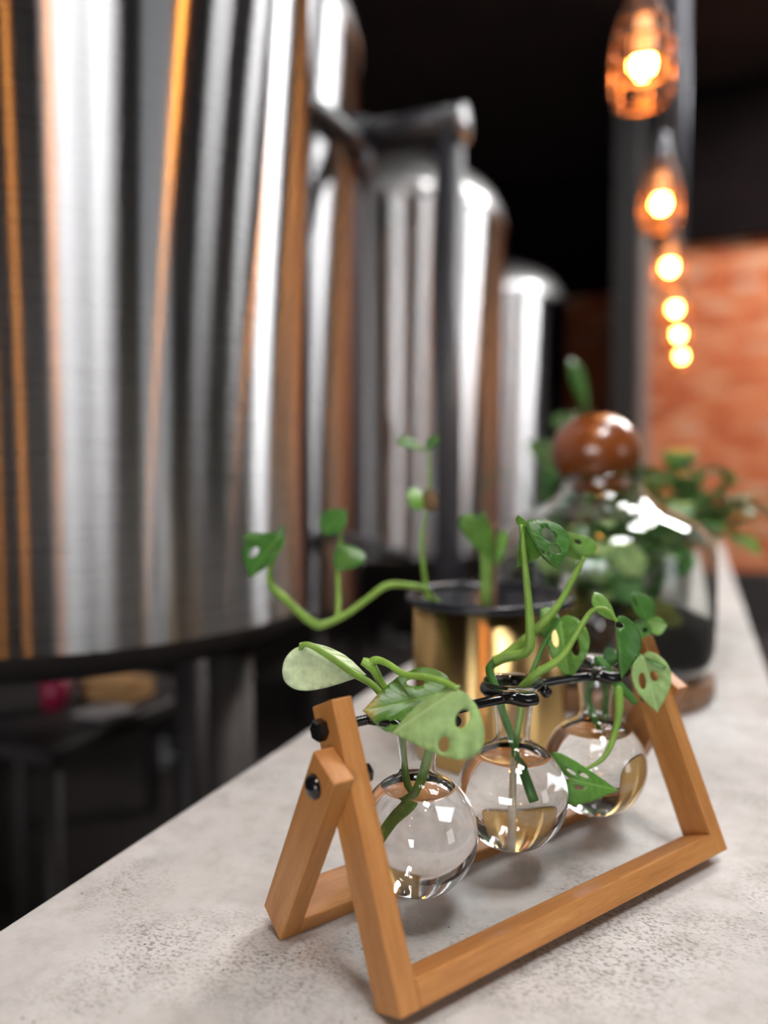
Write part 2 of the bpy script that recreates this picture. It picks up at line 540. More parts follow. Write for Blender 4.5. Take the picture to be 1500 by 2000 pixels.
# ------------------------------------------------------------------ the setting
def struct(name, data, m, smooth=False):
    return tag(obj(name, data, m, smooth=smooth), kind='structure')
struct('floor', box(-3.3, 3.6, -6.1, 9.0, -0.1, 0), M['darkfloor'])
struct('ceiling', box(-3.3, 3.6, -6.1, 9.0, 4.63, 4.73), M['ceiling'])
struct('wall_left', box(-3.3, -3.2, -6, 8.9, 0, 4.63), M['darkwall'])
struct('wall_right', box(3.5, 3.6, -6, 8.9, 0, 4.63), M['greywall'])
struct('wall_near', box(-3.2, 3.5, -6.1, -6, 0, 4.63), M['darkwall'])
wall_far = struct('wall_far', box(-0.42, 3.5, 7.22, 7.4, 0, 4.63), M['mortar'])
recess = struct('wall_recess', box(-3.2, -0.42, 8.72, 8.9, 0, 4.63), M['mortar'])
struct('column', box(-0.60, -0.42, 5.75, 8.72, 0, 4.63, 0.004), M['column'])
struct('column_lit_side', box(-0.42, -0.408, 6.0, 7.18, 0, 3.34), M['litface'])  # thin sheet added as the column's lit right face
struct('trim_1', box(-0.42, 3.5, 7.05, 7.22, 0, 0.5, 0.01), M['darkfloor'])
struct('trim_2', box(-0.42, 3.5, 7.03, 7.22, 3.345, 4.63), M['blackpaint'])
struct('trim_3', box(-3.2, -0.6, 8.5, 8.72, 3.345, 4.63), M['blackpaint'])
win = struct('window_1', join(box(-2.0, 1.4, -5.995, -5.95, 0.9, 0.98), box(-2.0, 1.4, -5.995, -5.95, 2.5, 2.58), box(-2.0, -1.92, -5.995, -5.95, 0.98, 2.5), box(1.32, 1.4, -5.995, -5.95, 0.98, 2.5)), M['darkwall'])
obj('pane', box(-1.92, 1.32, -5.99, -5.975, 0.98, 2.5), M['window'], win, smooth=False)

win2 = struct('window_2', join(box(3.44, 3.495, -0.45, -0.36, 0.75, 2.2), box(3.44, 3.495, 0.56, 0.65, 0.75, 2.2), box(3.44, 3.495, -0.36, 0.56, 0.75, 0.83), box(3.44, 3.495, -0.36, 0.56, 2.12, 2.2)), M['darkwall'])
obj('pane', box(3.475, 3.49, -0.36, 0.56, 0.83, 2.12), M['window2'], win2, smooth=False)

def brick_mesh(seed):
    r = random.Random(seed)
    v, f = box(-0.1075, 0.1075, -0.05, 0.05, -0.0325, 0.0325, 0.004)
    v = [p + Vector([r.uniform(-1, 1) * 0.0018 for _ in range(3)]) for p in v]
    return v, f
def lay_bricks(wall, x0, x1, y, z0, z1):
    kinds = []
    z = z0; row = 0
    while z < z1 - 0.03:
        x = x0 - (0.1125 if row % 2 else 0)
        while x < x1:
            a, b = max(x, x0), min(x + 0.215, x1)
            if b - a > 0.05:
                W = Matrix.Translation(((a + b) / 2, y + rnd.uniform(-0.004, 0.004), z + 0.0325)) @ Matrix.Diagonal(((b - a) / 0.215, 1, 1, 1))
                if len(kinds) < 4:
                    o = obj('brick', brick_mesh(len(kinds)), M['brick'], wall, W, smooth=False); kinds.append(o)
                else:
                    o = rnd.choice(kinds).copy(); link(o, wall, W)
            x += 0.225
        z += 0.075; row += 1
lay_bricks(wall_far, -0.418, 0.95, 7.185, 0.51, 3.33)
lay_bricks(recess, -1.5, -0.61, 8.69, 0.8, 3.33)

# ------------------------------------------------------------------ bar counter
ct = thing('bar_counter', 'long pale speckled concrete bar counter carrying all the plants', 'counter', (-0.143, 1.2, 0))
obj('worktop', box(-0.381, 0.095, -0.75, 3.3, COUNTER - 0.05, COUNTER, 0.004, 2), M['concrete'], ct, smooth=False)
obj('base', box(-0.33, 0.05, -0.7, 3.2, 0, COUNTER - 0.05), M['darkwall'], ct, smooth=False)

# ------------------------------------------------------------------ brewing tanks
def make_tank(x, y, r, zb, zs, dome_h, label, dish=0.0, turn=45):
    t = thing('brewing_tank', label, 'tank', (x, y, 0), 'steel brewing tanks in a row')
    obj('shell', lathe([(r, zb), (r, zb + 0.02)] + [(r, zb + (zs - zb) * k / 8) for k in range(1, 8)] + [(r, zs - 0.02), (r, zs)], x, y, 128), M['steel'], t)
    obj('shoulder_band', lathe([(r, zs - 0.012), (r + 0.006, zs - 0.008), (r + 0.006, zs + 0.008), (r, zs + 0.012)], x, y, 96), M['band'], t)
    kn = [(r * math.cos(math.pi / 2 * k / 16) ** 0.75, zs + dome_h * math.sin(math.pi / 2 * k / 16)) for k in range(16)] + [(0.001, zs + dome_h)]
    obj('dome', lathe(kn, x, y, 96), M['dome'], t)
    if dish: obj('dished_bottom', lathe([(r, zb), (r * 0.985, zb - dish * .25), (r * 0.9, zb - dish * .6), (r * .5, zb - dish * .95), (0.001, zb - dish)], x, y, 96), M['darkfloor'], t)
    else: obj('cone', lathe([(r, zb), (r * 0.985, zb - 0.03), (r * 0.9, zb - 0.07), (0.06, zb - 0.45 * r / 0.64), (0.001, zb - 0.45 * r / 0.64)], x, y, 96), M['darkfloor'], t)
    if not dish: obj('drain_valve', join(lathe([(0.03, zb - 0.56 * r / 0.64), (0.03, zb - 0.44 * r / 0.64)], x, y, 20), tube([(x, y, zb - 0.53 * r / 0.64), (x + 0.14, y, zb - 0.53 * r / 0.64)], 0.022)), M['band'], t)
    for k in range(4):
        a = R(turn) + k * math.pi / 2
        px, py = x + math.cos(a) * r * 0.8, y + math.sin(a) * r * 0.8
        obj('leg', tube([(px, py, 0), (px, py, zb - 0.05)], 0.03, 14, 1), M['darkfloor'], t)
    obj('top_fitting', lathe([(0.05, zs + dome_h - 0.02), (0.05, zs + dome_h + 0.06), (0.065, zs + dome_h + 0.06), (0.065, zs + dome_h + 0.08), (0.001, zs + dome_h + 0.08)], x, y, 24), M['band'], t)
    return t
make_tank(-0.863, 0.834, 0.3624, 1.135, 2.45, 0.16, 'small brushed steel tank closest to the bar, cut by the left edge', dish=0.06, turn=0)
tb = make_tank(-1.6, 1.95, 0.64, 0.93, 2.65, 0.34, 'steel tank half hidden behind the small tank, dark pipe at its side')
tc = copy_tree(tb, Matrix.Translation((-1.6, 3.85, 0))); tc['label'] = 'middle steel tank with broad shoulder highlights, behind the dark vertical pipe'
te = copy_tree(tb, Matrix.Translation((-1.6, 5.9, 0))); te['label'] = 'farthest steel tank, small in view, next to the brick wall'

vl = obj('sample_valve', join(ball((-0.955, 1.855, 1.165), .026, .022, 20, 12), tube([(-0.985, 1.86, 1.165), (-0.93, 1.85, 1.165)], .014, 12, 1)), M['band'], tb)
obj('outlet_pipe', tube([(-0.93, 1.85, 1.16), (-0.90, 1.86, 1.150), (-0.76, 2.0, 1.09)], .017, 12, 5), M['pipe'], vl)
# dark pipe running from the second tank and down to the floor
pp = thing('overflow_pipe', 'dark elbow pipe leaving a steel tank and dropping to the floor', 'pipe', (-0.69, 2.14, 0))
hz = 2.352
obj('horizontal_run', tube([(-0.982, 2.13, hz), (-0.66, 2.141, hz)], 0.052, 28, 1), M['pipe'], pp)
obj('riser', tube([(-0.69, 2.14, 0), (-0.69, 2.14, hz - 0.03)], 0.043, 28, 1), M['pipe'], pp)
obj('end_cap', tube([(-0.662, 2.141, hz), (-0.640, 2.1415, hz)], 0.0535, 28, 1), M['band'], pp)
obj('collar', tube([(-0.980, 2.131, hz), (-0.945, 2.132, hz)], 0.066, 24, 1), M['pipe'], pp)
cl = tb
obj('clamp_band', tube([(-1.6 + .655 * math.cos(a), 1.95 + .655 * math.sin(a), 2.30) for a in [R(-50 + 10 * k) for k in range(12)]], 0.032, 12, 2), M['pipe'], cl)
obj('clamp_bolt', tube([(-0.93, 2.08, 2.22), (-0.93, 2.08, 2.30)], 0.018, 10, 1), M['conduit'], cl)

# ------------------------------------------------------------------ pendant lights
def make_pendant(x, y, z, label):
    t = thing('pendant_light', label, 'pendant light', (x, y, z), 'caged pendant lights above the bar')
    bl = obj('bulb', ball((x, y, z), 0.021, 0.025, 24, 14), M['bulb'], t)
    obj('bulb_neck', lathe([(0.0185, z + 0.012), (0.0225, z + 0.03), (0.020, z + 0.055), (0.014, z + 0.085)], x, y, 24), M['bulbneck'], bl)
    obj('socket', lathe([(0.001, z + 0.08), (0.019, z + 0.08), (0.022, z + 0.09), (0.022, z + 0.14), (0.016, z + 0.15), (0.016, z + 0.175), (0.001, z + 0.175)], x, y, 24), M['conduit'], t)
    rings = [(-0.064, 0.047), (-0.046, 0.053), (-0.010, 0.054), (0.028, 0.051), (0.065, 0.042), (0.095, 0.029)]
    cg = [ring((x, y, z + dz), r, 0.0034, 28, 8) for dz, r in rings]
    for k in range(6):
        a = k * math.pi / 3 + 0.3
        cg.append(tube([(x + r * math.cos(a), y + r * math.sin(a), z + dz) for dz, r in rings + [(0.115, 0.021)]], 0.0028, 8, 3))
    cg.append(tube([(x - 0.047, y, z - 0.064), (x + 0.047, y, z - 0.064)], 0.004, 8, 1))
    obj('cage', join(*cg), M['copper'], t)
    obj('cord', tube([(x, y, z + 0.17), (x, y, 4.61)], 0.010, 12, 1), M['conduit'], t)
    obj('ceiling_rose', lathe([(0.001, 4.60), (0.05, 4.60), (0.055, 4.61), (0.055, 4.629), (0.001, 4.629)], x, y, 24), M['conduit'], t)
    return t
LX, LZ = -0.102, 2.038
p0 = make_pendant(LX, 1.402, LZ, 'nearest caged pendant light, largest, at the top of the view')
for y, lab in ((2.113, 'second caged pendant light from the top, below the nearest one'),
               (2.754, 'third glowing pendant light, just under the top of the brick'),
               (3.44, 'fourth glowing pendant light counted down from the top one'),
               (4.06, 'fifth glowing pendant, touching the last one below it'),
               (4.79, 'last and lowest glowing pendant light, in front of the brick'),
               (0.72, 'pendant light above the pot, out of view overhead'),
               (0.04, 'pendant light straight above the camera, out of view'),
               (-0.40, 'pendant light just behind the camera, out of view'),
               (-0.90, 'pendant light farther behind the camera, out of view')):
    c = copy_tree(p0, Matrix.Translation((LX, y, LZ))); c['label'] = lab

# ------------------------------------------------------------------ dark cart with clutter below the small tank
kt = thing('work_cart', 'low black cart in the shadow under the small tank', 'cart', (-1.2, 1.1, 0))
obj('cart_top', box(-1.5, -0.93, 0.86, 1.30, 0.86, 0.89, 0.005), M['darkfloor'], kt, smooth=False)
for sx in (-1.47, -0.96):
    for sy in (0.89, 1.27): obj('leg', tube([(sx, sy, 0), (sx, sy, 0.86)], 0.015, 10, 1), M['darkfloor'], kt)
tag(obj('cardboard_box', join(box(-1.10, -0.985, 1.09, 1.17, 0.89, 0.925, 0.002), box(-1.105, -0.98, 1.085, 1.13, 0.925, 0.929)), M['cardboard'], smooth=False), 'flat tan cardboard box under the small steel tank', 'box')
tag(obj('plastic_cup', lathe([(0.001, 0.89), (0.022, 0.89), (0.028, 0.95), (0.025, 0.95), (0.02, 0.895), (0.001, 0.895)], -1.10, 1.03, 24), M['red']), 'small crimson cup beside the tan box', 'cup')
tag(obj('paper_sheet', box(-1.03, -0.95, 1.0, 1.075, 0.8905, 0.896, 0.001), M['paper'], smooth=False), 'pale grey folded paper lying before the tan box', 'paper')

# ------------------------------------------------------------------ wooden A-frame rack
O = Vector((-0.1450, 0.3339, COUNTER)); TH = 0.5582
LEN, LW, LT, LA, LH, RK = 0.285, 0.0126, 0.0239, 0.4233, 0.1541, 0.0134
BO, BA, BH = 0.080, 0.4925, 0.1294
U = Vector((math.sin(TH), math.cos(TH), 0)); Vv = Vector((-math.cos(TH), math.sin(TH), 0)); Zv = Vector((0, 0, 1))
D1 = Vv * math.sin(LA) + Zv * math.cos(LA); N1 = -Vv * math.cos(LA) + Zv * math.sin(LA)
D2 = -Vv * math.sin(BA) + Zv * math.cos(BA); N2 = Vv * math.cos(BA) + Zv * math.sin(BA)
OB = O + Vv * BO
def frame(o, x, y, z):
    m = Matrix.Identity(4)
    for i in range(3): m[i][0], m[i][1], m[i][2], m[i][3] = x[i], y[i], z[i], o[i]
    return m
def fr(s, q, r): return O + U * s + D1 * q + N1 * r
def bk(s, q, r): return OB + U * s + D2 * q + N2 * r
rack = thing('vase_rack', 'honey-coloured wooden A-frame rack holding three round glass vases', 'rack', O + U * LEN / 2 + Vv * BO / 2)
def stick(name, w, h, t, W):
    o = obj(name, box(0, w, 0, h, 0, t, 0.0007, 2), M['wood'], rack, W, smooth=False)
    return o
leg_a = stick('front_leg', LW, LH, LT, frame(fr(0, 0, 0), U, D1, N1))
leg_b = stick('front_leg', LW, LH, LT, frame(fr(LEN - LW, 0, 0), U, D1, N1))
rear = []
def rail(name, length, W):
    return obj(name, box(0, RK, 0, length, 0, LT, 0.0007, 2), M['wood'], rack, W, smooth=False)
rail('front_rail', LEN - 2 * LW, frame(fr(LW, RK, 0), -D1, U, N1))
for s in (-LW, LEN):
    rear.append(stick('rear_leg', LW, BH, LT, frame(bk(s + LW, 0, 0), -U, D2, N2)))
rail('rear_rail', LEN, frame(bk(0, 0, 0), D2, U, N2))
def hexnut(c, ax, r, h, n=6):
    ax = ax.normalized(); e = ax.orthogonal().normalized(); g = ax.cross(e)
    Vs = []
    for hh, rr in ((0, r * 0.93), (h * 0.12, r), (h * 0.82, r), (h, r * 0.86)):
        for k in range(n):
            a = 2 * math.pi * k / n + 0.3; Vs.append(c + ax * hh + (e * math.cos(a) + g * math.sin(a)) * rr)
    Fs = [(i * n + k, i * n + (k + 1) % n, (i + 1) * n + (k + 1) % n, (i + 1) * n + k) for i in range(3) for k in range(n)]
    Fs += [tuple(range(n))[::-1], tuple(3 * n + k for k in range(n))]
    return Vs, Fs
QR, RR = 0.1404, 0.0085                            # the hanging rod's place on the front legs
QB, RB = 0.1128, 0.0087                            # the hinge bolts
def threaded(p, q, r, turns):
    pts, n = [], turns * 2
    L = [p.lerp(q, i / n) for i in range(n + 1)]
    return tube(L, [r * (1.0 if i % 2 else 0.84) for i in range(n + 1)], 14, 1)
obj('hex_nut', hexnut(fr(0, QR, RR), -U, 0.0062, 0.0062), M['black'], leg_a, smooth=False)
obj('hex_nut', hexnut(fr(LEN, QR, RR), U, 0.0062, 0.0062), M['black'], leg_b, smooth=False)
obj('threaded_end', threaded(fr(LW, QR, RR), fr(LW + 0.022, QR, RR), 0.0031, 10), M['black'], rack)
obj('threaded_end', threaded(fr(LEN - LW, QR, RR), fr(LEN - LW - 0.012, QR, RR), 0.0031, 6), M['black'], rack)
for s, sg in ((-LW, -1), (LEN + LW, 1)):
    hb = fr(s, QB, RB)
    ax = U * sg
    e = ax.orthogonal().normalized(); g = ax.cross(e)
    rows = [(0, 0.0066), (0.0016, 0.0066), (0.003, 0.0056), (0.0039, 0.0036), (0.0042, 0.0005)]
    Vs = [hb + ax * h + (e * math.cos(k * math.pi / 12) + g * math.sin(k * math.pi / 12)) * r for h, r in rows for k in range(24)]
    Fs = [(i * 24 + k, i * 24 + (k + 1) % 24, (i + 1) * 24 + (k + 1) % 24, (i + 1) * 24 + k) for i in range(4) for k in range(24)]
    obj('bolt_head', (Vs, Fs), M['black'], rear[0] if sg < 0 else rear[1])
obj('hinge_nut', hexnut(fr(LW, QB, RB + 0.006), U, 0.0055, 0.006), M['black'], leg_a, smooth=False)
obj('hinge_nut', hexnut(fr(LEN - LW, QB, RB + 0.004), -U, 0.0055, 0.006), M['black'], leg_b, smooth=False)
def rod_pt(s, dv, dz=0.0):                         # along the hanging rod: s along the rack, dv away from the camera side
    base = fr(0, QR, RR)
    return base + U * s + Vv * dv + Zv * (dz + s * 0.012)
VASES = [(0.0655, 0.0552), (0.1455, 0.0595), (0.2300, 0.0606)]
LEVEL = [0.0285, 0.0272, 0.0265]
RINGZ = [(c + 0.0735) for s, c in VASES]
def ringz(i): return COUNTER + RINGZ[i] - 0.0030 - rod_pt(VASES[i][0], 0).z
prev = LW + 0.016
prevz = 0.0
for i, (s, c) in enumerate(VASES):
    z = ringz(i)
    obj('hanging_rod', tube([rod_pt(prev, -0.002 if i else 0, prevz), rod_pt((prev + s) / 2 - 0.006, -0.006, (z + prevz) / 2), rod_pt(s - 0.021, -0.011, z), rod_pt(s - 0.017, -0.0165, z + 0.001), rod_pt(s - 0.010, -0.0195, z - 0.001), rod_pt(s - 0.001, -0.0205, z - 0.0015)],
                            [0.0030, 0.0031, 0.0034, 0.0042, 0.0044, 0.0042], 14, 6), M['black'], rack)
    arc = [rod_pt(s + 0.0185 * math.cos(a), 0.0185 * math.sin(a), z) for a in [R(-150 - 300 * 0 - 12 * k) for k in range(0, 20)]]
    arc = arc + [rod_pt(s + 0.0215, -0.004, z - 0.001), rod_pt(s + 0.0200, -0.012, z - 0.004)]
    obj('neck_ring', tube(arc, 0.0036, 12, 2), M['black'], rack)
    prev, prevz = s + 0.021, z
obj('hanging_rod', tube([rod_pt(prev, -0.002, prevz), rod_pt(LEN - LW - 0.008, 0, 0)], 0.0024, 12, 2), M['black'], rack)

# ------------------------------------------------------------------ three bulb vases with water
RV = 0.0365
def vase_profile(zc, grow):
    r = RV + grow
    out = []
    for k in range(1, 30):
        a = -math.pi / 2 + math.pi * k / 30 * 0.905
        out.append((r * math.cos(a), zc + r * math.sin(a)))
    out = [(0.0004, zc - r)] + out
    g = grow
    out += [(0.0114 + g, zc + 0.0372), (0.0110 + g, zc + 0.0405), (0.0114 + g, zc + 0.047), (0.0126 + g, zc + 0.057), (0.0140 + g, zc + 0.067), (0.0148 + g, zc + 0.071)]
    return out
def bulb_vase(i, label):
    s, c = VASES[i]
    p = rod_pt(s, 0); zc = COUNTER + c
    t = thing('bulb_vase', label, 'vase', (p.x, p.y, zc - RV), 'round glass vases hanging in the rack')
    o = vase_profile(zc, 0.0); n = vase_profile(zc, -0.0011)
    prof = o + [(0.0185, zc + 0.0735), (0.0198, zc + 0.0750), (0.0195, zc + 0.0765), (0.0180, zc + 0.0766), (0.0158, zc + 0.0750)] + n[::-1]
    obj('glass_body', lathe(prof, p.x, p.y, 72), M['glass'], t)
    lvl = LEVEL[i]
    w = [(r, z) for r, z in vase_profile(zc, -0.0009) if z < zc + lvl]
    rr = math.sqrt((RV - 0.0009) ** 2 - lvl ** 2)
    w = w + [(rr, zc + lvl), (rr - 0.001, zc + lvl - 0.0005), (rr - 0.004, zc + lvl - 0.0009), (0.0004, zc + lvl - 0.001)]
    obj('water', lathe(w, p.x, p.y, 72), M['water'], t)
    return t
bulb_vase(0, 'nearest round glass vase, behind the left front leg of the rack')
bulb_vase(1, 'middle round glass vase with a pale root standing in the water')
bulb_vase(2, 'farthest round glass vase, partly behind a dangling leaf')

# ------------------------------------------------------------------ cuttings in the vases
def stems(t, name, pts, rad, m, sub=7, n=12):
    return obj(name, tube(pts, rad, n, sub), M[m], t)
s1, c1 = VASES[0]; s2, c2 = VASES[1]; s3, c3 = VASES[2]
b1 = rod_pt(s1, 0); b2 = rod_pt(s2, 0); b3 = rod_pt(s3, 0)

t = thing('monstera_cutting', 'cutting in the nearest vase with a pale upturned leaf at left', 'plant', (b1.x, b1.y, COUNTER + c1))
stems(t, 'stem', [(-0.1673,0.3965,1.1059), (-0.1618,0.4047,1.1145), (-0.1558,0.4130,1.1208), (-0.1533,0.4167,1.1302), (-0.1480,0.4176,1.1480), (-0.1463,0.4181,1.1638), (-0.1567,0.4124,1.1799), (-0.1705,0.4073,1.1937), (-0.1757,0.4045,1.2041), (-0.1789,0.4034,1.2083), (-0.1832,0.4017,1.2105)], [.0030,.0031,.0038,.003,.0030,.0029,.0026,.0025,.0028,.0036,.0024], 'stem')
stems(t, 'stem', [(-0.1566,0.4150,1.1255), (-0.1584,0.4146,1.1317), (-0.1607,0.4143,1.1442), (-0.1614,0.4126,1.1604), (-0.1593,0.4108,1.1707)], .0024, 'stem')
stems(t, 'petiole', [(-0.1590,0.4099,1.1710), (-0.1734,0.4007,1.1951), (-0.1836,0.3904,1.2058), (-0.1949,0.3798,1.2177), (-0.2022,0.3748,1.2235), (-0.2081,0.3745,1.2239), (-0.2107,0.3755,1.2208)], [.0021,.0021,.0021,.0020,.0018,.0015,.0012], 'stem')
stems(t, 'petiole', [(-0.1789,0.4034,1.2083), (-0.1745,0.4032,1.2116), (-0.1657,0.4004,1.2107), (-0.1531,0.3946,1.2073), (-0.1383,0.3879,1.2090), (-0.1245,0.3807,1.2095), (-0.1157,0.3767,1.2076)], [.0030,.0024,.0019,.0019,.0019,.0018,.0014], 'stem')
stems(t, 'petiole', [(-0.1567,0.4124,1.1799), (-0.1395,0.4093,1.1914), (-0.1324,0.4050,1.1964)], .0014, 'stem')
obj('leaf', leaf((-0.2099,0.3754,1.2227), (-0.1780,0.3970,1.2038), (-0.2145,0.3748,1.1971), (-0.1988,0.3955,1.2169), (), 'heart', 0.02, 0.08, at=.32), [M['leafbright'], M['leafpale']][::-1], t, label='pale leaf showing its underside')
obj('leaf', leaf((-0.1319,0.4052,1.1967), (-0.1709,0.3754,1.1896), (-0.1483,0.3822,1.1788), (-0.1514,0.4084,1.2080), ((.33,-.52,.09,.16,.5), (.62,.58,.07,.13,.4), (.48,.62,.05,.10,.6), (.2,.35,.08,.06,.3)), 'heart', -0.03, -0.04), [M['leafyellow'], M['leafback']], t, label='mid green leaf with a yellow tip and holes')
obj('leaf', leaf((-0.1157,0.3767,1.2076), (-0.1518,0.3721,1.1804), (-0.1036,0.3704,1.1750), (-0.1340,0.3827,1.1983), ((.16,.42,.085,.14,-.7), (.52,.60,.07,.12,-.5)), 'heart', 0.03, 0.06), [M['leafback'], M['leafpale']], t, label='light green leaf with two holes, frontmost')

t = thing('monstera_cutting', 'cutting at the left in the middle vase, with two tall leaves above', 'plant', (b2.x, b2.y, COUNTER + c2))
stems(t, 'stem', [(-0.0980,0.4801,1.1085), (-0.1033,0.4818,1.1214), (-0.1075,0.4818,1.1352), (-0.1102,0.4813,1.1481), (-0.1152,0.4799,1.1617), (-0.1200,0.4808,1.1764), (-0.1250,0.4835,1.1855), (-0.1266,0.4854,1.1918), (-0.1231,0.4870,1.1967)], [.0027,.0027,.0026,.0026,.0026,.0028,.0030,.0030,.0028], 'stemdark')
stems(t, 'stem', [(-0.1238,0.4868,1.1960), (-0.1173,0.4875,1.1996), (-0.1081,0.4882,1.2020), (-0.1025,0.4875,1.2051), (-0.1002,0.4876,1.2111), (-0.1007,0.4873,1.2299), (-0.1026,0.4856,1.2538), (-0.1047,0.4837,1.2775), (-0.1057,0.4829,1.2896)], [.0036,.0037,.0034,.0033,.0033,.0029,.0023,.0018,.0014], 'stem')
stems(t, 'petiole', [(-0.1212,0.4890,1.1975), (-0.1079,0.4995,1.2083), (-0.0962,0.5104,1.2199), (-0.0860,0.5209,1.2341), (-0.0781,0.5294,1.2513), (-0.0723,0.5347,1.2644)], [.0030,.0034,.0030,.0024,.0021,.0016], 'stem')
obj('leaf', leaf((-0.1032,0.4839,1.2903), (-0.0817,0.4839,1.2611), (-0.0782,0.4886,1.2827), (-0.1030,0.4996,1.2756), ((.28,.5,.16,.17,.1), (.55,.42,.10,.15,.2), (.3,-.45,.10,.2,0), (.62,.05,.06,.1,0)), 'heart', 0.12, -0.10), UP, t, label='glossy drooping leaf with large holes')
obj('leaf', leaf((-0.1038,0.4836,1.2896), (-0.1092,0.4875,1.2607), (-0.0947,0.5031,1.2770), (-0.1071,0.4807,1.2810), (), 'oval', 0.05, 0.05, grid=11), [M['leafbright'], M['leafback']], t, label='bright folded leaf side')
obj('leaf', leaf((-0.1053,0.4829,1.2876), (-0.1076,0.4823,1.2957), (-0.1013,0.4814,1.2898), (-0.1094,0.4846,1.2901), (), 'oval', 0, 0, grid=9), [M['leafbright'], M['leafback']], t)
obj('leaf', leaf((-0.0726,0.5345,1.2644), (-0.0904,0.5378,1.2824), (-0.0668,0.5365,1.2759), (-0.0874,0.5382,1.2663), ((.45,.35,.09,.15,.2), (.45,-.35,.08,.15,.1), (.75,.1,.06,.15,0)), 'heart', 0.08, -0.1), [M['leafbright'], M['leafback']], t, label='bright curled leaf behind')

t = thing('monstera_cutting', 'cutting at the right in the middle vase, with a heart leaf hanging between vases', 'plant', (b2.x + .004, b2.y, COUNTER + c2))
stems(t, 'stem', [(-0.1095,0.4830,1.1321), (-0.1089,0.4848,1.1419), (-0.1069,0.4875,1.1570), (-0.1049,0.4903,1.1738), (-0.1027,0.4927,1.1821)], [.0022,.0023,.0023,.0023,.0022], 'stem')
stems(t, 'root', [(-0.1095,0.4829,1.1314), (-0.1097,0.4818,1.1100), (-0.1095,0.4792,1.0798)], [.0018,.0019,.0020], 'root')
stems(t, 'petiole', [(-0.1049,0.4903,1.1738), (-0.1022,0.4985,1.1841), (-0.0979,0.5108,1.1993), (-0.0927,0.5202,1.2122), (-0.0878,0.5260,1.2213)], [.0019,.0018,.0016,.0014,.0012], 'stemdark')
stems(t, 'petiole', [(-0.1058,0.4880,1.1795), (-0.0950,0.4877,1.1910), (-0.0808,0.4921,1.2016), (-0.0716,0.4956,1.2170), (-0.0640,0.4984,1.2306), (-0.0584,0.4999,1.2348), (-0.0522,0.5024,1.2328), (-0.0468,0.5044,1.2261)], [.0030,.0030,.0024,.0020,.0019,.0017,.0016,.0012], 'stem')
obj('leaf', leaf((-0.0871,0.5262,1.2206), (-0.0792,0.5220,1.1788), (-0.0663,0.5182,1.2109), (-0.0948,0.5189,1.2040), ((.42,.42,.17,.17,.1), (.26,-.46,.15,.20,-.2)), 'heart', 0.04, -0.06), [M['leafbright'], M['leafback']], t, label='heart-shaped leaf with two big holes')
obj('leaf', leaf((-0.0871,0.5262,1.2198), (-0.1008,0.5262,1.2269), (-0.0956,0.5188,1.2083), (-0.0917,0.5322,1.2258), (), 'oval', 0, 0, grid=9), [M['leafbright'], M['leafback']], t)
obj('leaf', leaf((-0.0475,0.5042,1.2281), (-0.0429,0.4987,1.1900), (-0.0325,0.5065,1.2141), (-0.0486,0.5082,1.2089), ((.1,.1,.05,.2,0),), 'heart', 0.06, -0.14), UP, t, label='dark glossy drooping leaf')
obj('leaf', leaf((-0.0477,0.5040,1.2268), (-0.0614,0.5024,1.2450), (-0.0588,0.4985,1.2323), (-0.0518,0.5104,1.2363), (), 'oval', 0.05, 0.0, grid=11), [M['leafbright'], M['leafback']], t, label='bright lobe bent upright')

t = thing('monstera_cutting', 'cutting in the farthest vase with one leaf dangling beside the glass', 'plant', (b3.x, b3.y, COUNTER + c3))
stems(t, 'stem', [(-0.0633,0.5589,1.1330), (-0.0670,0.5579,1.1443), (-0.0714,0.5567,1.1575), (-0.0700,0.5557,1.1674), (-0.0659,0.5514,1.1784), (-0.0633,0.5465,1.1873), (-0.0622,0.5428,1.1916)], .0026, 'stemdark')
stems(t, 'stem', [(-0.0636,0.5423,1.1927), (-0.0567,0.5415,1.1851), (-0.0497,0.5418,1.1755), (-0.0441,0.5460,1.1684), (-0.0381,0.5513,1.1606)], [.0026,.0030,.0034,.0030,.0026], 'stemdark')
stems(t, 'petiole', [(-0.0493,0.5419,1.1733), (-0.0473,0.5367,1.1622), (-0.0483,0.5313,1.1493), (-0.0518,0.5237,1.1359), (-0.0557,0.5174,1.1296), (-0.0604,0.5120,1.1263), (-0.0704,0.5064,1.1208)], [.0034,.0030,.0025,.0020,.0017,.0014,.0010], 'stem')
stems(t, 'petiole', [(-0.0602,0.5627,1.1399), (-0.0594,0.5630,1.1591), (-0.0587,0.5610,1.1787), (-0.0499,0.5610,1.1909), (-0.0360,0.5626,1.1933)], .0017, 'stemdark')
stems(t, 'petiole', [(-0.0571,0.5674,1.1427), (-0.0546,0.5684,1.1620), (-0.0532,0.5700,1.1809), (-0.0461,0.5780,1.1944), (-0.0385,0.5861,1.2058), (-0.0337,0.5906,1.2116)], .0015, 'stemdark')
obj('leaf', leaf((-0.0756,0.5009,1.1186), (-0.0448,0.5102,1.1119), (-0.0834,0.5017,1.1346), (-0.0755,0.4968,1.1020), ((.20,.30,.07,.10,.2), (.44,.30,.10,.10,-.3), (.27,-.25,.09,.10,.2)), 'heart', 0.05, -0.05), [M['leafmid'], M['leafback']], t, label='dangling arrow-shaped leaf with three holes')
obj('leaf', leaf((-0.0339,0.5634,1.1915), (-0.0232,0.5572,1.1530), (-0.0150,0.5600,1.1826), (-0.0402,0.5577,1.1739), ((.38,-.42,.14,.24,.1), (.36,.26,.09,.18,0)), 'heart', 0.04, 0.05), [M['leafback'], M['leafback']], t, label='light green leaf with a large dark hole')
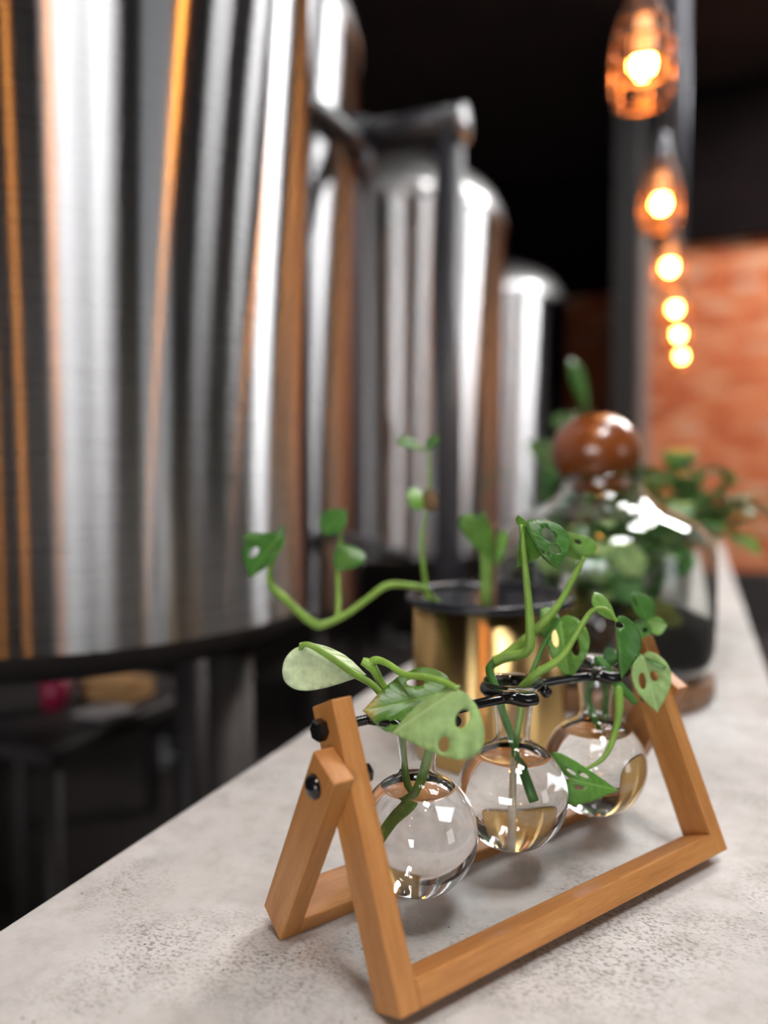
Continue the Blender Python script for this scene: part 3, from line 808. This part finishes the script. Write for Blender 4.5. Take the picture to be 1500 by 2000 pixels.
obj('leaf', leaf((-0.0332,0.5637,1.1911), (-0.0168,0.5616,1.1865), (-0.0251,0.5560,1.1863), (-0.0323,0.5717,1.1917), (), 'oval', 0.05, 0.0, grid=9), UP, t)
obj('leaf', leaf((-0.0337,0.5906,1.2119), (-0.0433,0.5963,1.2331), (-0.0445,0.5845,1.2243), (-0.0292,0.5975,1.2248), ((.55,.45,.16,.14,0.2),), 'heart', 0.03, 0.03), [M['leaf'], M['leafback']], t, label='upright leaf with a torn hole')
obj('leaf', leaf((-0.0330,0.5909,1.2116), (-0.0185,0.5903,1.2097), (-0.0255,0.5920,1.2150), (-0.0256,0.5827,1.2029), (), 'heart', 0.05, 0.05, grid=11), [M['leafbright'], M['leafback']], t)
obj('leaf', leaf((-0.0337,0.5905,1.2108), (-0.0437,0.5792,1.1997), (-0.0430,0.5866,1.2100), (-0.0301,0.5808,1.2036), ((.3,-.4,.12,.2,0),), 'heart', 0.03, 0.05, grid=11), UP, t)
obj('leaf', leaf((-0.0496,0.5654,1.1899), (-0.0615,0.5623,1.1857), (-0.0584,0.5728,1.1936), (-0.0535,0.5613,1.1844), (), 'oval', 0, 0, grid=9), [M['leafdark'], M['leafback']], t, label='small dark leaf at the rim')

# ------------------------------------------------------------------ brass planter
PX, PY = -0.187, 0.712
pt = thing('brass_planter', 'brushed brass cylinder planter with a black liner behind the rack', 'planter', (PX, PY, COUNTER))
z = COUNTER
obj('brass_sleeve', lathe([(0.001, z), (0.072, z), (0.0745, z + 0.003), (0.0745, z + 0.1475), (0.0725, z + 0.1475), (0.0725, z + 0.01), (0.001, z + 0.01)], PX, PY, 96), M['brass'], pt)
obj('liner_pot', lathe([(0.070, z + 0.09), (0.0715, z + 0.148), (0.0790, z + 0.1475), (0.0815, z + 0.150), (0.0815, z + 0.154), (0.0795, z + 0.157), (0.0765, z + 0.157), (0.0735, z + 0.152), (0.068, z + 0.09)], PX, PY, 96, closed=True), M['liner'], pt)
obj('soil', ball((PX, PY, z + 0.105), 0.0695, 0.010, 40, 10), M['soil'], pt)

t = thing('trailing_monstera', 'trailing vine plant in the brass planter, one arm hanging out at left', 'plant', (PX, PY, z + 0.11))
stems(t, 'vine', [(-0.2176,0.6836,1.1878), (-0.2322,0.6729,1.2045), (-0.2350,0.6560,1.2155), (-0.2444,0.6361,1.2211), (-0.2579,0.6196,1.2221), (-0.2719,0.6055,1.2103), (-0.2873,0.5919,1.1976), (-0.3025,0.5797,1.1904), (-0.3090,0.5748,1.1922), (-0.3189,0.5679,1.2022), (-0.3295,0.5598,1.2153), (-0.3376,0.5537,1.2256), (-0.3392,0.5514,1.2373), (-0.3338,0.5512,1.2531), (-0.3305,0.5534,1.2685)], [.0026,.0026,.0026,.0030,.0032,.0030,.0030,.0036,.0040,.0036,.0036,.0036,.0026,.002,.0012], 'stem')
obj('leaf', leaf((-0.3301,0.5536,1.2694), (-0.3507,0.5388,1.2334), (-0.3615,0.5509,1.2623), (-0.3250,0.5441,1.2542), ((.45,.45,.12,.18,.2), (.3,-.45,.06,.12,.1)), 'heart', 0.04, 0.03), UP, t)
obj('leaf', leaf((-0.3325,0.5525,1.2676), (-0.3262,0.5557,1.2773), (-0.3306,0.5538,1.2764), (-0.3277,0.5547,1.2702), (), 'oval', 0, 0, grid=9), UP, t)
obj('leaf', leaf((-0.3376,0.5526,1.2683), (-0.3657,0.5494,1.2668), (-0.3570,0.5588,1.2718), (-0.3514,0.5499,1.2645), (), 'oval', 0, 0, grid=9), UP, t)
stems(t, 'stem', [(-0.2923,0.5896,1.1953), (-0.2967,0.5997,1.2151), (-0.3011,0.6076,1.2372), (-0.3024,0.6148,1.2600), (-0.3011,0.6208,1.2834), (-0.2995,0.6218,1.2890)], [.0026,.0024,.0020,.0016,.0014,.001], 'stem')
obj('leaf', leaf((-0.2995,0.6219,1.2900), (-0.3164,0.6092,1.2666), (-0.3197,0.6198,1.2878), (-0.2948,0.6122,1.2746), (), 'oval', 0.04, 0.05), UP, t)
obj('leaf', leaf((-0.3032,0.6122,1.2593), (-0.2788,0.6129,1.2423), (-0.2883,0.6247,1.2540), (-0.3023,0.6018,1.2388), (), 'oval', 0.06, 0.0), UP, t)
stems(t, 'stem', [(-0.2319,0.6616,1.1930), (-0.2349,0.6614,1.2148), (-0.2364,0.6567,1.2396), (-0.2377,0.6573,1.2636), (-0.2346,0.6599,1.2876), (-0.2324,0.6620,1.3117), (-0.2328,0.6631,1.3357), (-0.2347,0.6627,1.3434)], [.0030,.0026,.0022,.0018,.0015,.0013,.0012,.001], 'stem', 5)
obj('leaf', leaf((-0.2347,0.6627,1.3443), (-0.2596,0.6472,1.3518), (-0.2534,0.6685,1.3565), (-0.2447,0.6455,1.3449), (), 'oval', 0, 0.06), UP, t)
obj('leaf', leaf((-0.2347,0.6627,1.3443), (-0.2241,0.6625,1.3585), (-0.2392,0.6723,1.3554), (-0.2228,0.6572,1.3506), (), 'oval', 0, 0.0), UP, t)
obj('leaf', leaf((-0.2338,0.6606,1.2948), (-0.2508,0.6485,1.3041), (-0.2460,0.6671,1.3115), (-0.2418,0.6462,1.2919), (), 'heart', 0.05, -0.1), [M['leafbright'], M['leafback']], t, label='curled yellowing leaf')
obj('leaf', leaf((-0.2367,0.6571,1.2925), (-0.2228,0.6549,1.3061), (-0.2393,0.6644,1.3087), (-0.2218,0.6492,1.2921), (), 'heart', 0.1, -0.15), [M['stembrown'], M['stembrown']], t, label='withered brown leaf')
for q in range(3):
    stems(t, 'stem', [(PX + .004 * q, PY - .006, z + .105), (PX + .004 * q - .002, PY - .008, z + .14), (PX - .004 + .006 * q, PY - .008, z + .19), (PX - .008 + .008 * q, PY - .008, z + .225)], [.0046,.0042,.0030,.0016], 'stembrown' if q == 2 else 'stem')
obj('leaf', leaf((-0.1761,0.6821,1.2405), (-0.1919,0.6669,1.2862), (-0.2014,0.6728,1.2684), (-0.1758,0.6727,1.2682), (), 'oval', 0.03, 0.05), [M['leafbright'], M['leafback']], t)
obj('leaf', leaf((-0.1743,0.6828,1.2405), (-0.1858,0.6858,1.2884), (-0.1903,0.6937,1.2673), (-0.1765,0.6832,1.2655), (), 'blade', 0.03, 0.0), [M['leafbright'], M['leafback']], t)
obj('leaf', leaf((-0.1715,0.6837,1.2348), (-0.1681,0.6924,1.2700), (-0.1762,0.6937,1.2560), (-0.1640,0.6880,1.2569), (), 'blade', 0.03, 0.0), [M['leafbright'], M['leafback']], t)

# ------------------------------------------------------------------ terrarium with a ball stopper on a wooden disc
JX, JY, JR = -0.113, 0.99, 0.138
tag(obj('wooden_disc', lathe([(0.001, z), (JR - .004, z), (JR, z + .005), (JR, z + .022), (JR - .005, z + .028), (0.001, z + .028)], JX, JY, 96), M['basewood']), 'round brown wooden disc under the big glass terrarium', 'stand')
tr = thing('terrarium', 'big closed glass jar terrarium with a brown wooden ball stopper', 'terrarium', (JX, JY, z + .028))
po = [(0.0005, .0285), (.118, .0285), (.131, .034), (.1365, .045), (.138, .06), (.138, .17), (.1365, .185), (.131, .199), (.119, .211), (.098, .222), (.076, .232), (.060, .243), (.052, .254), (.050, .266), (.053, .274)]
pi_ = [(max(0.0004, r - .0032), zz + (.004 if r < .12 and zz < .05 else -.0015 if zz > .19 and zz < .25 else 0.0)) for r, zz in po]
obj('glass_jar', lathe([(r, z + q) for r, q in po] + [(r, z + q) for r, q in pi_[::-1]], JX, JY, 96), M['jar'], tr)
obj('wooden_stopper', join(ball((JX - .008, JY, z + .303), .0565, .0495, 48, 28), lathe([(.001, z + .245), (.036, z + .250), (.038, z + .262), (.040, z + .285), (.001, z + .285)], JX, JY, 40)), M['ballwood'], tr)
def lumpy(c, rx, rz, amp, seed):
    r = random.Random(seed); ph = [(r.uniform(20, 70), r.uniform(0, 6), r.uniform(0, 6)) for _ in range(5)]
    def fn(p):
        d = p - Vector(c); k = 1 + amp * sum(math.sin(f * d.x + a) * math.sin(f * d.y + b) for f, a, b in ph) / 2.2
        return Vector(c) + d * k
    return ball(c, rx, rz, 40, 20, fn)
obj('soil', lathe([(0.001, z + .034), (.127, z + .036), (.132, z + .045), (.1335, z + .06), (.1335, z + .092), (.11, z + .103), (.06, z + .108), (.001, z + .11)], JX, JY, 60), M['soil'], tr)
obj('moss_mound', lumpy((JX + .065, JY - .055, z + .098), .034, .028, .2, 1), M['moss'], tr)
obj('moss_mound', lumpy((JX - .045, JY - .07, z + .10), .05, .03, .2, 2), M['moss'], tr)
obj('moss_mound', lumpy((JX + .01, JY + .05, z + .105), .06, .03, .2, 3), M['moss'], tr)
LEAFM = {}
def blade_mesh(key, mats, w, cup, bow, kind='oval'):
    if key not in LEAFM:
        d = leaf((0, 0, 0), (1, 0, 0), (.35, w, .05), (.35, -w, .05), (), kind, bow, cup, grid=9, thick=.012, sub=2)
        LEAFM[key] = (d, mats)
    return LEAFM[key]
PROTO = {}
def spray(t, key, mats, base, n, length, lean, seed, w=.28, stem_mat='stemdark', stem_r=.002, turn=(0, 360), bow=.12, cup=.05, kind='oval', size=1.0):
    """Upright stems, each ending in a leaf; the leaves share one mesh."""
    r = random.Random(seed)
    for k in range(n):
        a = R(r.uniform(*turn)); le = r.uniform(*lean); h = r.uniform(*length)
        dirh = Vector((math.cos(a), math.sin(a), 0))
        b = Vector(base) + dirh * 0.004
        top = b + Vector((0, 0, 1)) * h * math.cos(le) + dirh * h * math.sin(le)
        mid = b.lerp(top, .5) + Vector((0, 0, 1)) * h * .08
        obj('stem', tube([b, mid, top], [stem_r, stem_r * .8, stem_r * .5], 6, 4), M[stem_mat], t)
        ll = size * r.uniform(.38, .6) * (length[0] + length[1]) / 2
        ax = (dirh * math.cos(r.uniform(-.5, .7)) + Vector((0, 0, r.uniform(-.7, .5)))).normalized()
        sd = ax.cross(Vector((0, 0, 1))).normalized(); nn = sd.cross(ax)
        W = frame(top, ax * ll, -sd * ll, nn * ll)
        if key in PROTO:
            o = PROTO[key].copy(); link(o, t, W)
        else:
            d, ms = blade_mesh(key, mats, w, cup, bow, kind)
            PROTO[key] = obj('leaf', d, ms, t, W)
spray(tr, 'jar_dark', [M['jarleaf'], M['leafback']], (JX + .015, JY - .01, z + .10), 26, (.06, .125), (.05, .75), 5, .36)
spray(tr, 'jar_light', [M['leafback'], M['leafpale']], (JX - .01, JY - .035, z + .10), 18, (.05, .105), (.1, .85), 6, .38)
spray(tr, 'jar_dark', [M['jarleaf'], M['leafback']], (JX + .065, JY - .015, z + .10), 10, (.05, .08), (.1, .5), 9, .36)
spray(tr, 'jar_light', [M['leafback'], M['leafpale']], (JX - .07, JY - .01, z + .10), 12, (.05, .085), (.1, .5), 8, .36)

spray(tr, 'jar_light', [M['leafback'], M['leafpale']], (JX, JY - .02, z + .10), 9, (.10, .135), (.0, .25), 21, .36, size=.6)
for a in (((-0.1015,0.9309,1.2461), (-0.0553,0.9155,1.2032), (-0.0668,0.9236,1.2429), (-0.0908,0.9121,1.2163), M['leafback']), ((-0.1052,0.9164,1.2066), (-0.0582,0.9131,1.1793), (-0.0702,0.9150,1.2085), (-0.0896,0.9053,1.1797), M['jarleaf']),
          ((-0.0334,0.9574,1.2041), (-0.0042,0.9602,1.2310), (-0.0266,0.9453,1.2303), (-0.0104,0.9507,1.2036), M['jarleaf']), ((-0.1433,0.9220,1.2028), (-0.1753,0.8990,1.2288), (-0.1483,0.9051,1.2317), (-0.1659,0.8963,1.2047), M['leafback'])):
    obj('leaf', leaf(*a[:4], (), 'oval', .06, -.05, grid=9), [a[4], M['leafback']], tr)
# ------------------------------------------------------------------ potted plants beyond the terrarium
def pot(t, x, y, r, h, m):
    obj('pot', lathe([(0.001, z), (r * .8, z), (r, z + h), (r * .92, z + h), (r * .88, z + h * .85), (0.001, z + h * .85)], x, y, 40), M[m], t)
t = thing('potted_plant', 'bushy green plant in a white pot behind the terrarium at right', 'plant', (-.05, 1.36, z))
pot(t, -.05, 1.36, .06, .15, 'whitepot')
spray(t, 'far_mid', [M['leaf'], M['leafback']], (-.05, 1.36, z + .12), 64, (.08, .18), (.05, .8), 11, .34, size=1.15)
spray(t, 'far_bright', [M['leafbright'], M['leafback']], (-.03, 1.35, z + .12), 36, (.06, .15), (.2, 1.0), 12, .34, size=1.15)
t = thing('potted_plant', 'dark leafy plant behind the terrarium at left, against the tanks', 'plant', (-.31, 1.62, z))
pot(t, -.31, 1.62, .05, .10, 'liner')
spray(t, 'far_dark', [M['leafdark'], M['leafback']], (-.31, 1.62, z + .09), 13, (.14, .30), (.05, .5), 13, .22)
t = thing('tall_leaf_plant', 'plant with one tall upright blade leaf above the wooden ball', 'plant', (-.10, 1.90, z))
pot(t, -.10, 1.90, .05, .10, 'liner')
stems(t, 'stem', [(-.10, 1.90, z + .085), (-.14, 1.84, z + .2), (-0.2299,1.7028,1.4694)], [.004,.004,.003], 'stemdark')
obj('leaf', leaf((-0.2266,1.7037,1.4604), (-0.2616,1.6625,1.5779), (-0.2605,1.6598,1.5168), (-0.2377,1.7137,1.5330), (), 'blade', .05, .05), [M['leaf'], M['leafback']], t, label='tall blade leaf')
spray(t, 'far_dark', [M['leafdark'], M['leafback']], (-.10, 1.90, z + .09), 8, (.08, .13), (.1, .6), 14, .2)
